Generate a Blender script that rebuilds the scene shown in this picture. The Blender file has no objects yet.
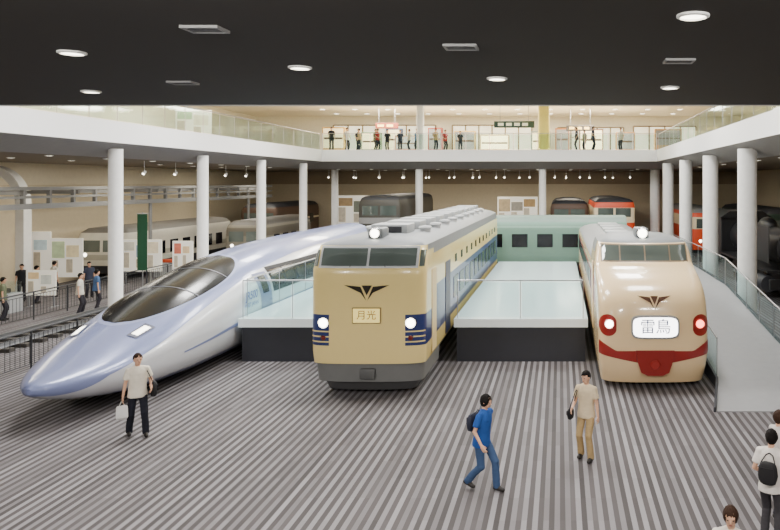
import bpy, bmesh, math, random
from mathutils import Vector, Matrix, noise
random.seed(5)
SC = bpy.context.scene
C = SC.collection
PI = math.pi
V = Vector

# ------------------------------------------------------------------ materials
def lin(c):
    return tuple((v/255)/12.92 if v/255 <= .04045 else ((v/255+.055)/1.055)**2.4 for v in c)
MATS = {}
def mat(name, rgb, rough=.5, metal=0., emit=0., var=.07, scale=5., coat=0., spec=.5):
    if name in MATS: return MATS[name]
    m = bpy.data.materials.new(name); m.use_nodes = True
    nt = m.node_tree; b = nt.nodes['Principled BSDF']
    c = lin(rgb)
    tc = nt.nodes.new('ShaderNodeTexCoord'); nz = nt.nodes.new('ShaderNodeTexNoise')
    nz.inputs['Scale'].default_value = scale
    nt.links.new(tc.outputs['Object'], nz.inputs['Vector'])
    mx = nt.nodes.new('ShaderNodeMix'); mx.data_type = 'RGBA'
    mx.inputs[6].default_value = tuple(v*(1-var) for v in c)+(1,)
    mx.inputs[7].default_value = tuple(min(1, v*(1+var)) for v in c)+(1,)
    nt.links.new(nz.outputs[0], mx.inputs[0])
    nt.links.new(mx.outputs[2], b.inputs['Base Color'])
    b.inputs['Roughness'].default_value = rough; b.inputs['Metallic'].default_value = metal
    b.inputs['Specular IOR Level'].default_value = spec
    b.inputs['Coat Weight'].default_value = coat
    if emit:
        nt.links.new(mx.outputs[2], b.inputs['Emission Color']); b.inputs['Emission Strength'].default_value = emit
    MATS[name] = m
    return m
def glass_mat(name, tint, fac=.14, rough=.05):
    m = bpy.data.materials.new(name); m.use_nodes = True; nt = m.node_tree
    nt.nodes.remove(nt.nodes['Principled BSDF']); out = nt.nodes['Material Output']
    t = nt.nodes.new('ShaderNodeBsdfTransparent'); t.inputs[0].default_value = lin(tint)+(1,)
    g = nt.nodes.new('ShaderNodeBsdfGlossy'); g.inputs[0].default_value = (.9, .95, .95, 1); g.inputs[1].default_value = rough
    mx = nt.nodes.new('ShaderNodeMixShader'); mx.inputs[0].default_value = fac
    nt.links.new(t.outputs[0], mx.inputs[1]); nt.links.new(g.outputs[0], mx.inputs[2]); nt.links.new(mx.outputs[0], out.inputs[0])
    return m
def carpet():
    m = bpy.data.materials.new('striped_carpet'); m.use_nodes = True; nt = m.node_tree; N = nt.nodes.new; L = nt.links.new
    b = nt.nodes['Principled BSDF']; b.inputs['Roughness'].default_value = .75; b.inputs['Specular IOR Level'].default_value = .25
    tc = N('ShaderNodeTexCoord'); sp = N('ShaderNodeSeparateXYZ'); L(tc.outputs['Object'], sp.inputs[0])
    def mth(op, a, bv=None, c=None):
        n = N('ShaderNodeMath'); n.operation = op
        for i, x in enumerate((a, bv, c)):
            if x is None: continue
            if isinstance(x, (int, float)): n.inputs[i].default_value = x
            else: L(x, n.inputs[i])
        return n.outputs[0]
    u = mth('DIVIDE', sp.outputs[0], .088)
    idx = mth('FLOOR', u)
    par = mth('MODULO', mth('ABSOLUTE', idx), 2.0)
    row = mth('FLOOR', mth('DIVIDE', sp.outputs[1], .8))
    wn = N('ShaderNodeTexWhiteNoise'); wn.noise_dimensions = '1D'; L(idx, wn.inputs['W'])
    cb = N('ShaderNodeCombineXYZ'); L(idx, cb.inputs[0]); L(row, cb.inputs[1])
    wn2 = N('ShaderNodeTexWhiteNoise'); wn2.noise_dimensions = '2D'; L(cb.outputs[0], wn2.inputs['Vector'])
    val = mth('ADD', mth('MULTIPLY', par, .54), mth('ADD', mth('MULTIPLY', wn.outputs[0], .33), mth('MULTIPLY', wn2.outputs[0], .13)))
    r = N('ShaderNodeValToRGB'); cr = r.color_ramp
    cr.elements[0].position = 0; cr.elements[0].color = lin((68, 64, 65))+(1,)
    cr.elements[1].position = 1; cr.elements[1].color = lin((152, 149, 153))+(1,)
    e = cr.elements.new(.35); e.color = lin((86, 81, 82))+(1,)
    e = cr.elements.new(.65); e.color = lin((118, 114, 117))+(1,)
    L(val, r.inputs[0]); L(r.outputs[0], b.inputs['Base Color'])
    return m
white = mat('white_paint', (242, 242, 240), .5)
fascia = mat('fascia_white', (250, 250, 250), .45, var=.02)
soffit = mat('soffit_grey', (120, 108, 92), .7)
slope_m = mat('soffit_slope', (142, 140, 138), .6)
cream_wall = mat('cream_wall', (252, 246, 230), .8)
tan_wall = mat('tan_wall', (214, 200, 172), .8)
dark_ceil = mat('dark_ceiling', (40, 35, 32), .85, var=.05)
roof_w = mat('roof_white', (242, 236, 220), .8)
black = mat('black_metal', (22, 22, 25), .45)
dark = mat('dark_grey', (48, 49, 54), .55)
deckdark = mat('deck_side', (52, 54, 62), .5)
grey = mat('mid_grey', (138, 138, 138), .55)
lgrey = mat('light_grey', (182, 184, 186), .45)
steel = mat('steel', (180, 182, 186), .3, .8)
chrome = mat('chrome', (215, 215, 215), .15, 1.)
deckwhite = mat('deck_top', (212, 234, 238), .14, var=.02)
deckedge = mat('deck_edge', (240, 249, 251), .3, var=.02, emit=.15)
glass = glass_mat('railing_glass', (232, 243, 241), .08)
glass_clear = glass_mat('case_glass', (246, 251, 251), .05)
glass_aqua = glass_mat('deck_glass', (244, 252, 252), .045)
glass_ramp = glass_mat('ramp_glass', (238, 247, 247), .06)
lamp_e = mat('lamp_lens', (255, 244, 224), .3, emit=9)
head_e = mat('headlight_lens', (255, 246, 225), .2, emit=14)
winglass = mat('train_window', (18, 20, 26), .2, spec=.4)
screen = mat('windscreen', (92, 102, 98), .08, .2, coat=.8, var=.3, scale=1.2)
wheel_m = mat('wheel_steel', (64, 58, 54), .5, .4)

# ------------------------------------------------------------------ mesh helpers
def obj(name, bm, mats, parent=None, smooth=None, loc=None):
    if not isinstance(mats, (list, tuple)): mats = [mats]
    bmesh.ops.recalc_face_normals(bm, faces=bm.faces)
    me = bpy.data.meshes.new(name); bm.to_mesh(me); bm.free()
    for m in mats: me.materials.append(m)
    if smooth is not None:
        for p in me.polygons: p.use_smooth = True
        me.set_sharp_from_angle(angle=math.radians(smooth))
    o = bpy.data.objects.new(name, me); C.objects.link(o)
    if parent: o.parent = parent
    if loc: o.location = loc
    return o
def tag(o, label, cat, group=None):
    o['label'] = label; o['category'] = cat
    if group: o['group'] = group
    return o
def thing(name, label, cat, loc=(0, 0, 0), rotz=0, group=None):
    o = bpy.data.objects.new(name, None); C.objects.link(o); o.empty_display_size = .2
    o.location = loc; o.rotation_euler = (0, 0, rotz)
    return tag(o, label, cat, group)
def struct(name, bm, m, smooth=None):
    o = obj(name, bm, m, smooth=smooth); o['kind'] = 'structure'; return o
def dup(root, loc, rotz=None, label=None):
    r = root.copy(); C.objects.link(r); r.location = loc
    if rotz is not None: r.rotation_euler = (0, 0, rotz)
    if label: r['label'] = label
    for ch in root.children:
        c = ch.copy(); C.objects.link(c); c.parent = r
        for g in ch.children:
            d = g.copy(); C.objects.link(d); d.parent = c
    return r
def B(): return bmesh.new()
def face(bm, pts, mi=0):
    f = bm.faces.new([bm.verts.new(p) for p in pts]); f.material_index = mi; return f
def box(bm, x0, x1, y0, y1, z0, z1, mi=0, bev=0):
    vs = [bm.verts.new((x, y, z)) for x in (x0, x1) for y in (y0, y1) for z in (z0, z1)]
    fs = []
    for q in ((0, 1, 3, 2), (4, 6, 7, 5), (0, 4, 5, 1), (2, 3, 7, 6), (0, 2, 6, 4), (1, 5, 7, 3)):
        f = bm.faces.new([vs[i] for i in q]); f.material_index = mi; fs.append(f)
    if bev:
        es = set(e for f in fs for e in f.edges)
        bmesh.ops.bevel(bm, geom=list(es), offset=bev, segments=2, affect='EDGES', profile=.5)
    return bm
def frame_of(d):
    d = d.normalized(); a = V((0, 0, 1)) if abs(d.z) < .9 else V((1, 0, 0))
    u = d.cross(a).normalized(); return u, d.cross(u).normalized()
def rings(bm, rs, mi=0, cap=True):
    vr = [[bm.verts.new(p) for p in r] for r in rs]
    n = len(rs[0])
    for a, b in zip(vr, vr[1:]):
        for i in range(n):
            f = bm.faces.new((a[i], a[(i+1) % n], b[(i+1) % n], b[i])); f.material_index = mi
    if cap:
        for r in (vr[0], vr[-1]):
            f = bm.faces.new(r); f.material_index = mi
def tube(bm, p, q, r1, r2=None, seg=12, mi=0):
    p = V(p); q = V(q); r2 = r1 if r2 is None else r2
    u, w = frame_of(q-p)
    mk = lambda c, r: [c+(u*math.cos(t)+w*math.sin(t))*r for t in [2*PI*i/seg for i in range(seg)]]
    rings(bm, [mk(p, r1), mk(q, r2)], mi)
    return bm
def lathe(bm, base, axis, prof, seg=20, mi=0):
    base = V(base); ax = V(axis).normalized(); u, w = frame_of(ax)
    rings(bm, [[base+ax*h+(u*math.cos(t)+w*math.sin(t))*max(r, .0005) for t in [2*PI*i/seg for i in range(seg)]] for h, r in prof], mi)
    return bm
def capsule(bm, p, q, r1, r2, seg=12):
    p = V(p); q = V(q); d = (q-p)
    if d.length < 1e-5: d = V((0, 0, .001))
    u, w = frame_of(d); dn = d.normalized(); rs = []
    for k in range(5):
        a = -PI/2+k*PI/10+.02
        rs.append((p+dn*r1*math.sin(a), r1*math.cos(a)))
    for k in range(5):
        a = k*PI/10+PI/10-.02
        rs.append((q+dn*r2*math.sin(a), r2*math.cos(a)))
    rings(bm, [[c+(u*math.cos(t)+w*math.sin(t))*max(r, .0004) for t in [2*PI*i/seg for i in range(seg)]] for c, r in rs])
def ellipsoid(bm, c, r, M=None, seg=16, n=10):
    c = V(c); M = M or Matrix.Identity(3); rs = []
    for k in range(n+1):
        a = -PI/2+PI*k/n; a = max(-PI/2+.04, min(PI/2-.04, a))
        rs.append([c+M@V((r[0]*math.cos(a)*math.cos(t), r[1]*math.cos(a)*math.sin(t), r[2]*math.sin(a))) for t in [2*PI*i/seg for i in range(seg)]])
    rings(bm, rs)
def prism(bm, pts, y0, y1, mi=0):      # polygon in XZ extruded in Y
    rings(bm, [[V((x, y0, z)) for x, z in pts], [V((x, y1, z)) for x, z in pts]], mi)
def rrect(w, h, cz, n=5.0, k=40):
    return [(w*math.copysign(abs(math.cos(t))**(2/n), math.cos(t)), cz+h*math.copysign(abs(math.sin(t))**(2/n), math.sin(t))) for t in [2*PI*(i+.5)/k for i in range(k)]]
def text_mesh(s, size, M, name, m, parent, bold=0.0):
    cu = bpy.data.curves.new(name+'_c', 'FONT'); cu.body = s; cu.size = size; cu.align_x = 'CENTER'; cu.align_y = 'CENTER'; cu.offset = bold
    t = bpy.data.objects.new(name+'_t', cu); C.objects.link(t)
    dg = bpy.context.evaluated_depsgraph_get()
    me = bpy.data.meshes.new_from_object(t.evaluated_get(dg)); bpy.data.objects.remove(t); bpy.data.curves.remove(cu)
    me.transform(M); me.name = name; me.materials.clear(); me.materials.append(m)
    o = bpy.data.objects.new(name, me); C.objects.link(o); o.parent = parent
    return o
def MF(x, y, z):  # text facing -Y
    return Matrix(((1, 0, 0, x), (0, 0, -1, y), (0, 1, 0, z), (0, 0, 0, 1)))
def MS(x, y, z):  # text facing +X
    return Matrix(((0, 0, 1, x), (1, 0, 0, y), (0, 1, 0, z), (0, 0, 0, 1)))
def light(name, kind, loc, rot, energy, size=1., sizey=None, col=(1, 1, 1), angle=None):
    l = bpy.data.lights.new(name, kind); l.energy = energy; l.color = col
    if kind == 'AREA':
        l.size = size
        if sizey: l.shape = 'RECTANGLE'; l.size_y = sizey
    elif kind == 'SPOT': l.spot_size = angle or 2.2; l.spot_blend = .8; l.shadow_soft_size = size
    else: l.shadow_soft_size = size
    o = bpy.data.objects.new(name, l); C.objects.link(o); o.location = loc; o.rotation_euler = rot
    return o

# ------------------------------------------------------------------ camera: level, shifted lens
cam = bpy.data.cameras.new('camera'); cam.sensor_width = 36; cam.lens = 700/780*36
cam.shift_x = -(560-390)/780; cam.shift_y = -(265-183)/780; cam.clip_end = 300
co = bpy.data.objects.new('camera', cam); C.objects.link(co); co.location = (0, 0, 5.4); co.rotation_euler = (PI/2, 0, 0)
SC.camera = co
XL, XR, YB = -16.5, 6.7, 48.5       # atrium edges
WL, WR, WB = -27., 16., 62.         # walls
ZF, ZE, ZS = 7.7, 6.9, 6.4          # upper floor top, edge bottom, soffit
ZC = 7.05                           # near dark ceiling
ZR = 11.3

# ------------------------------------------------------------------ shell of the hall
bm = B(); face(bm, [(WL, -6, 0), (WR, -6, 0), (WR, WB, 0), (WL, WB, 0)]); struct('floor', bm, carpet())
bm = B(); box(bm, WL, WR, -6, 14.8, ZC, ZF); struct('ceiling', bm, dark_ceil)
bm = B(); box(bm, WL, WR, 14.78, 14.86, ZC-.02, ZC+.06); struct('trim_1', bm, lgrey)
bm = B(); prism(bm, [(XL, ZF), (XL, ZE), (XL-1.3, ZS), (WL, ZS), (WL, ZF)], 14.9, YB)
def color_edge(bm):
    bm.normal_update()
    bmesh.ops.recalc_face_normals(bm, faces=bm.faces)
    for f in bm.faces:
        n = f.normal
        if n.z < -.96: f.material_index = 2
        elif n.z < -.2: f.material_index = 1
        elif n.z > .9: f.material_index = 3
upf = mat('upper_floor', (180, 166, 142), .4)
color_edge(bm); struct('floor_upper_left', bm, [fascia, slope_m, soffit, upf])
bm = B(); prism(bm, [(XR, ZF), (XR, ZE), (XR+1.3, ZS), (WR, ZS), (WR, ZF)], 14.9, YB)
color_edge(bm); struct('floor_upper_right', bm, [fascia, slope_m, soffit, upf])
bm = B(); rings(bm, [[V((x, y, z)) for y, z in [(YB, ZF), (YB, ZE), (YB+1.3, ZS), (WB, ZS), (WB, ZF)]] for x in (WL, WR)])
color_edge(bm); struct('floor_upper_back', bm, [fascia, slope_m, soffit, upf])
bm = B(); box(bm, WL, WR, 14.9, WB, ZR, ZR+.3); struct('ceiling_hall', bm, roof_w)
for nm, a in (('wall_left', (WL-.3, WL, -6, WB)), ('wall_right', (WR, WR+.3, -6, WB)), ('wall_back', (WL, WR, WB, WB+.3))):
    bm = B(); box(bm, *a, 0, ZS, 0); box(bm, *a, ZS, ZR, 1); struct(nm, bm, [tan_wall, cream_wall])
# friezes under the galleries
bm = B(); box(bm, WL, WL+.12, 20, WB, 5.3, ZS); struct('trim_2', bm, mat('frieze', (230, 218, 192), .7))
bm = B(); box(bm, WL+.2, WR-.2, WB-.12, WB, 5.3, ZS); struct('trim_3', bm, mat('frieze_dark', (160, 142, 116), .7))

# columns
def column(x, y, r, z0, z1, label, group, m=white):
    bm = B(); lathe(bm, (0, 0, 0), (0, 0, 1), [(0, r*1.12), (.12, r*1.12), (.16, r), (z1-z0-.02, r), (z1-z0, r)], 28)
    return tag(obj('column', bm, m, None, 40, (x, y, z0)), label, 'column', group)
for k in range(5):
    y = 26.7+6.5*k
    column(-16.95, y, .25, 0, 6.7, 'slim white round column under the left gallery', 'columns under the left gallery')
    column(7.14, y, .36, 0, 6.7, 'thick white round column under the right gallery', 'columns under the right gallery')
for x, l in ((-10.1, 'white round column under the back gallery nearer the blue nosed train'), (-1.25, 'white round column under the back gallery behind the green coach')):
    column(x, 50.2, .26, 0, 6.4, l, None)
column(-9.9, 49.6, .26, ZF, ZR, 'white round column standing on the upper back gallery', None)
column(-1.15, 49.9, .42, ZF, ZR, 'yellow round column standing on the upper back gallery', None, mat('yellow_column', (252, 230, 120), .5))

# ------------------------------------------------------------------ ceiling lights and vents
def ceil_light(r=.17):
    t = thing('ceiling_light', '', 'ceiling light')
    bm = B(); lathe(bm, (0, 0, 0), (0, 0, -1), [(0, r*1.25), (.02, r*1.25), (.03, r), (.0, r*.98)], 24); obj('trim_ring', bm, white, t, 40)
    bm = B(); lathe(bm, (0, 0, -.002), (0, 0, -1), [(0, r*.96), (.012, r*.9), (.02, r*.5)], 24); obj('lens', bm, lamp_e, t, 40)
    return t
cl = ceil_light(.13)
first = True
spots = [(72, 52, 'round downlight in the dark ceiling at far left, above the blue nosed train'), (300, 67, 'round downlight in the dark ceiling left of the middle vent'),
         (693, 15, 'largest round downlight in the dark ceiling, nearest the top right'), (497, 78, 'round downlight in the dark ceiling right of the middle vent'),
         (91, 91, 'smallest round downlight near the dark ceiling edge at left'), (670, 87, 'small round downlight near the dark ceiling edge at right')]
for px, py, lab in spots:
    Y = 700*(ZC-5.4)/(183-py); p = ((px-560)*Y/700, Y, ZC)
    o = cl if first else dup(cl, p)
    o.location = p; o['label'] = lab; first = False
    light('downlight', 'SPOT', (p[0], p[1], ZC-.06), (0, 0, 0), 390, .17, col=(1, .95, .88), angle=2.3)
for x, y in ((-12, 7), (-8, 5), (4, 12.5), (-2, 4), (-15, 10)):  # extra spots added out of view, without fittings, lighting the near floor
    light('downlight', 'SPOT', (x, y, ZC-.06), (0, 0, 0), 390, .17, col=(1, .95, .88), angle=2.3)
small = ceil_light(.11); small['group'] = 'downlights under the galleries'
slabel = 'small recessed downlight in the gallery underside'
small['label'] = slabel; first = True
for x, y in [(XL-1.9, 22+3.2*k) for k in range(8)]+[(XR+1.9, 24+3.2*k) for k in range(7)]+[(-21.5, 24+3.4*k) for k in range(7)]+[(-16+2.4*k, YB+2) for k in range(10)]+[(-16+2.4*k, YB+6) for k in range(10)]:
    if first: small.location = (x, y, ZS); first = False
    else: dup(small, (x, y, ZS))
big = ceil_light(.22); big['group'] = 'downlights over the upper back gallery'; big['label'] = 'round downlight in the white ceiling over the upper back gallery'; first = True
for x, y in [(-19+2.6*k, 56) for k in range(12)]+[(-19+2.6*k, 59.5) for k in range(12)]:
    if first: big.location = (x, y, ZR); first = False
    else: dup(big, (x, y, ZR))
# hanging track spots under the galleries
def track_spot():
    t = thing('track_spotlight', 'small white spotlight hanging under the gallery', 'spotlight', (0, 0, 0), 0, 'spotlights hanging under the galleries')
    bm = B(); tube(bm, (0, 0, 0), (0, 0, -.42), .012, seg=6); obj('stem', bm, white, t)
    bm = B(); lathe(bm, (0, .08, -.46), (0, -.8, -.6), [(0, .05), (.02, .07), (.2, .08), (.21, .07)], 16); h = obj('lamp_head', bm, white, t, 40)
    bm = B(); lathe(bm, V((0, .08, -.46))+V((0, -.8, -.6))*.205, (0, -.8, -.6), [(0, .066), (.01, .05)], 16); obj('lens', bm, lamp_e, h)
    return t
ts = track_spot(); first = True
for x, y in [(-17.5+1.9*k, 53.0) for k in range(13)]+[(-16.6+1.9*k, 57.0) for k in range(12)]+[(-19.0, 32+2.6*k) for k in range(6)]:
    if first: ts.location = (x, y, ZS); first = False
    else: dup(ts, (x, y, ZS))
def vent(px, py, lab):
    Y = 700*(ZC-5.4)/(183-py); x = (px-560)*Y/700
    t = thing('ceiling_vent', lab, 'vent', (x, Y, ZC))
    bm = B(); box(bm, -.18, .18, -.12, .12, -.012, 0); obj('backing', bm, black, t)
    bm = B()
    for a in ((-.2, .2, -.145, -.115), (-.2, .2, .115, .145), (-.2, -.17, -.115, .115), (.17, .2, -.115, .115)): box(bm, *a, -.03, 0)
    obj('frame', bm, grey, t)
    bm = B()
    for k in range(4): box(bm, -.17, .17, -.08+k*.053-.006, -.08+k*.053+.006, -.026, -.008)
    obj('slats', bm, mat('slat_grey', (96, 96, 98), .5), t)
vent(205, 28, 'square ceiling vent at upper left of the dark ceiling')
vent(461, 46, 'square ceiling vent in the middle of the dark ceiling')
vent(679, 60, 'square ceiling vent at right of the dark ceiling')
vent(183, 82, 'square ceiling vent near the dark ceiling edge at left')

# ------------------------------------------------------------------ railings
def glass_railing(name, label, p0, p1, h, n, postm=steel, gap=.05, pr=.012, gm=None, parent=None):
    p0 = V(p0); p1 = V(p1); o = V((0, 0, 0))
    if parent: t = parent; o = p0-V(parent.location)
    else: t = thing(name, label, 'railing', p0)
    d = p1-p0; flat = V((d.x, d.y, 0)).normalized(); nrm = V((-flat.y, flat.x, 0))*.008
    for k in range(n):
        a = o+d*(k/n)+flat*.05; b = o+d*((k+1)/n)-flat*.05
        bm = B(); rings(bm, [[a+nrm+V((0, 0, gap)), a-nrm+V((0, 0, gap)), a-nrm+V((0, 0, h-.06)), a+nrm+V((0, 0, h-.06))],
                             [b+nrm+V((0, 0, gap)), b-nrm+V((0, 0, gap)), b-nrm+V((0, 0, h-.06)), b+nrm+V((0, 0, h-.06))]])
        obj('glass_panel', bm, gm or glass, t)
    for k in range(n+1):
        a = o+d*(k/n); bm = B(); tube(bm, a, a+V((0, 0, h)), pr, seg=8); obj('post', bm, postm, t, 40)
    bm = B(); tube(bm, o+V((0, 0, h)), o+d+V((0, 0, h)), .022, seg=10); obj('handrail', bm, postm, t, 40)
    return t
glass_railing('glass_railing', 'glass railing along the left upper gallery edge', (XL-.15, 20, ZF), (XL-.15, YB, ZF), 1.1, 18)
glass_railing('glass_railing', 'glass railing along the right upper gallery edge', (XR+.15, 20, ZF), (XR+.15, YB, ZF), 1.1, 18)
glass_railing('glass_railing', 'glass railing along the back upper gallery edge', (XL, YB+.15, ZF), (XR, YB+.15, ZF), 1.15, 14, pr=.025)

# ------------------------------------------------------------------ raised decks and the ramp
def deck(label, x0, x1, y0, y1):
    t = thing('viewing_deck', label, 'platform', ((x0+x1)/2, y0, 0)); w = (x1-x0)/2; L = y1-y0
    bm = B(); box(bm, -w+.08, w-.08, .08, L, 0, 1.05)
    obj('base', bm, deckdark, t)
    bm = B(); box(bm, -w, w, .012, L, 1.05, 1.3); obj('deck_slab', bm, deckwhite, t)
    bm = B(); box(bm, -w, w, 0, .012, 1.05, 1.3); obj('edge_strip', bm, deckedge, t)
    return t
deck('raised white topped deck between the blue nosed and the blue banded trains', -9.70, -6.5, 21.1, 36.5)
deck('raised white topped deck between the blue banded and the red banded trains', -3.2, .84, 21.1, 36.5)
glass_railing('glass_railing', 'glass railing on the front edge of the left deck', (-9.6, 21.2, 1.3), (-6.6, 21.2, 1.3), 1.15, 2, gm=glass_aqua)
glass_railing('glass_railing', 'glass railing on the deck edge beside the blue nosed train', (-9.6, 21.5, 1.3), (-9.6, 36.2, 1.3), 1.15, 6, gm=glass_aqua)
glass_railing('glass_railing', 'glass railing on the front edge of the right deck', (-3.1, 21.2, 1.3), (.7, 21.2, 1.3), 1.15, 2, gm=glass_aqua)
rampm = mat('ramp_grey', (156, 157, 160), .45)
t = thing('ramp', 'long pale grey access ramp with glass sides beside the red banded train', 'ramp', (5.3, 17, 0))
RS = [(-.5, -1.62, .02), (1.4, -1.14, .2), (11, -1.12, 1.3), (24, -1.12, 1.3)]
RW = 1.36
bm = B(); rings(bm, [[V((x0, y, 0)), V((RW, y, 0)), V((RW, y, z)), V((x0, y, z))] for y, x0, z in RS]); obj('ramp_body', bm, rampm, t)
bm = B(); rings(bm, [[V((x0-.06, y, 0)), V((x0, y, 0)), V((x0, y, z+.09)), V((x0-.06, y, z+.09))] for y, x0, z in RS]); obj('kerb', bm, deckdark, t)
bm = B(); rings(bm, [[V((RW, y, 0)), V((RW+.06, y, 0)), V((RW+.06, y, z+.09)), V((RW, y, z+.09))] for y, x0, z in RS]); obj('kerb', bm, deckdark, t)
for x in (4.15, 6.62):
    glass_railing('', '', (x, 18.5, .2), (x, 28, 1.3), 1.1, 6, gm=glass_ramp, parent=t)
    glass_railing('', '', (x, 28.1, 1.3), (x, 40.8, 1.3), 1.1, 7, gm=glass_ramp, parent=t)

# ------------------------------------------------------------------ train shells
def herm(tab, y):
    if y <= tab[0][0]: return tab[0][1]
    if y >= tab[-1][0]: return tab[-1][1]
    for i in range(len(tab)-1):
        if tab[i][0] <= y <= tab[i+1][0]: break
    def sl(i, j): return (tab[j][1]-tab[i][1])/(tab[j][0]-tab[i][0])
    def m(k):
        if k == 0: return sl(0, 1)
        if k == len(tab)-1: return sl(k-1, k)
        a, b = sl(k-1, k), sl(k, k+1)
        return 0 if a*b <= 0 else 2*a*b/(a+b)
    x0, y0 = tab[i]; x1, y1 = tab[i+1]; h = x1-x0; t = (y-x0)/h
    return (2*t**3-3*t*t+1)*y0+(t**3-2*t*t+t)*h*m(i)+(-2*t**3+3*t*t)*y1+(t**3-t*t)*h*m(i+1)
class Shell:
    """body given by plan outlines at heights: (z, half width, front y, corner depth, roundness)"""
    def __init__(s, lv): s.lv = lv
    def at(s, z): return [herm([(l[0], l[k]) for l in s.lv], z) for k in (1, 2, 3, 4)]
    def fy(s, x, z):
        w, y0, d, n = s.at(z); u = min(.9999, abs(x)/w); return y0+d*(1-(1-u**n)**(1/n))
    def pt(s, x, z, off=0):
        e = .01; p = V((x, s.fy(x, z), z))
        if off:
            dx = V((2*e, s.fy(x+e, z)-s.fy(x-e, z), 0)); dz = V((0, s.fy(x, z+e)-s.fy(x, z-e), 2*e))
            p += dx.cross(dz).normalized()*off
        return p
    def build(s, name, L, mats, fn, parent, zs, nt=34, ny=24):
        bm = B(); R = []
        for z in zs:
            w, y0, d, n = s.at(z); r = []
            for i in range(nt+1):
                u = math.sin(-PI/2+PI*i/nt); r.append(V((w*u, y0+d*(1-max(0, 1-abs(u)**n)**(1/n)), z)))
            for i in range(1, ny+1): r.append(V((w, y0+d+(L-y0-d)*i/ny, z)))
            for i in range(0, ny): r.append(V((-w, L-(L-y0-d)*i/ny, z)))
            R.append(r)
        rings(bm, R)
        for f in bm.faces:
            f.material_index = fn(f.calc_center_median())
        return obj(name, bm, mats, parent, 40)
    def patch(s, name, m, x0, x1, zl, zh, off, parent, nx=10, nz=5):
        bm = B(); zl = zl if callable(zl) else (lambda x, a=zl: a); zh = zh if callable(zh) else (lambda x, a=zh: a)
        G = [[bm.verts.new(s.pt(x0+(x1-x0)*i/nx, zl(x0+(x1-x0)*i/nx)+(zh(x0+(x1-x0)*i/nx)-zl(x0+(x1-x0)*i/nx))*j/nz, off)) for j in range(nz+1)] for i in range(nx+1)]
        for i in range(nx):
            for j in range(nz): bm.faces.new((G[i][j], G[i+1][j], G[i+1][j+1], G[i][j+1]))
        return obj(name, bm, m, parent, 60)
    def poly(s, name, m, polys, cx, cz, sc, off, parent, sx=1.0):
        bm = B()
        for pl in polys: bm.faces.new([bm.verts.new(s.pt(cx+a*sc*sx, cz+b*sc, off)) for a, b in pl])
        return obj(name, bm, m, parent)
def side_plate(name, m, x, y0, y1, z0, z1, parent, th=.012, bev=0):
    bm = B(); sgn = 1 if x > 0 else -1
    box(bm, min(x, x+sgn*th), max(x, x+sgn*th), y0, y1, z0, z1); return obj(name, bm, m, parent)
def bogie(parent, y, w=1.0, name='bogie'):
    bm = B(); box(bm, -w-.18, w+.18, y-1.3, y+1.3, .42, .62, 0, .03); o = obj(name, bm, dark, parent)
    for dy in (-1.05, 1.05):
        bm = B()
        for sx in (-1, 1): lathe(bm, (sx*.62, y+dy, .43), (sx, 0, 0), [(0, .43), (.06, .43), (.07, .38), (.12, .36)], 24)
        tube(bm, (-.6, y+dy, .43), (.6, y+dy, .43), .07)
        obj('wheelset', bm, wheel_m, o, 40)
def headlight(parent, x, y, z, r, name='headlight', lens=head_e, ringm=chrome):
    bm = B(); lathe(bm, (x, y+.06, z), (0, -1, 0), [(0, r*1.25), (.07, r*1.25), (.1, r*1.12), (.085, r)], 22); o = obj(name, bm, ringm, parent, 35)
    bm = B(); lathe(bm, (x, y-.02, z), (0, -1, 0), [(0, r), (.02, r*.85), (.035, r*.4)], 20); obj('lens', bm, lens, o, 50)
    return o
def zlist(a):
    out = []
    for p, q in zip(a, a[1:]):
        k = max(1, int((q-p)/.12)); out += [p+(q-p)*i/k for i in range(k)]
    return out+[a[-1]]
EMBLEM = [[(-.44, .16), (-.12, .12), (-.01, -.20), (-.12, -.02)], [(.44, .16), (.12, .12), (.01, -.20), (.12, -.02)],
          [(-.10, .15), (.10, .15), (.06, .06), (0, -.08), (-.06, .06)]]

# --- centre train: flat-fronted sleeper express, cream and dark blue
cream = mat('train_cream', (255, 229, 154), .25, coat=.5, var=.02)
navy = mat('train_navy', (38, 54, 114), .3, coat=.4)
roofg = mat('roof_grey', (124, 128, 131), .5)
t = thing('sleeper_train', 'cream and dark blue flat-fronted express train in the centre', 'train', (-4.86, 17.6, 0))
sh = Shell([(.84, 1.43, .04, .38, 3.4), (1.25, 1.455, 0, .38, 3.4), (3.2, 1.455, .03, .38, 3.4), (3.3, 1.445, .08, .4, 3.4), (3.78, 1.39, .32, .46, 3.2), (3.88, 1.2, .5, .5, 3), (3.95, .85, .8, .5, 3), (3.98, .35, 1.2, .5, 3)])
def fn(c):
    if c.z > 3.79: return 2
    if c.z > 3.3 and c.y > 1.1: return 2 if c.z > 3.5 else 0
    if 1.3 < c.z < 2.08 and (abs(c.x) > .97 or c.y > .6): return 1
    if 2.08 < c.z < 2.62 and c.y > 1.6 and c.y < 20.2 and abs(c.x) > 1.3: return 1
    return 0
sh.build('body', 20.3, [cream, navy, roofg], fn, t, zlist([.84, 1.3, 2.08, 2.62, 3.2, 3.3, 3.5, 3.79, 3.88, 3.95, 3.98]), nt=48)
sk = Shell([(.36, 1.36, .14, .4, 3.2), (.86, 1.39, .1, .4, 3.2)])
skm = mat('skirt_grey', (118, 119, 118), .5)
sk.build('skirt', 2.6, [skm], lambda c: 0, t, [.36, .6, .86], ny=3)
sk2 = Shell([(.1, 1.14, .36, .35, 3), (.38, 1.24, .24, .4, 3)])
sk2.build('snow_plough', 1.6, [mat('plough_grey', (78, 78, 79), .5)], lambda c: 0, t, [.1, .25, .38], ny=2)
bm = B(); box(bm, -1.2, 1.2, 2.6, 20.2, .5, .86); obj('underframe', bm, dark, t)
for y in (4.4, 16.6): bogie(t, y)
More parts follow.
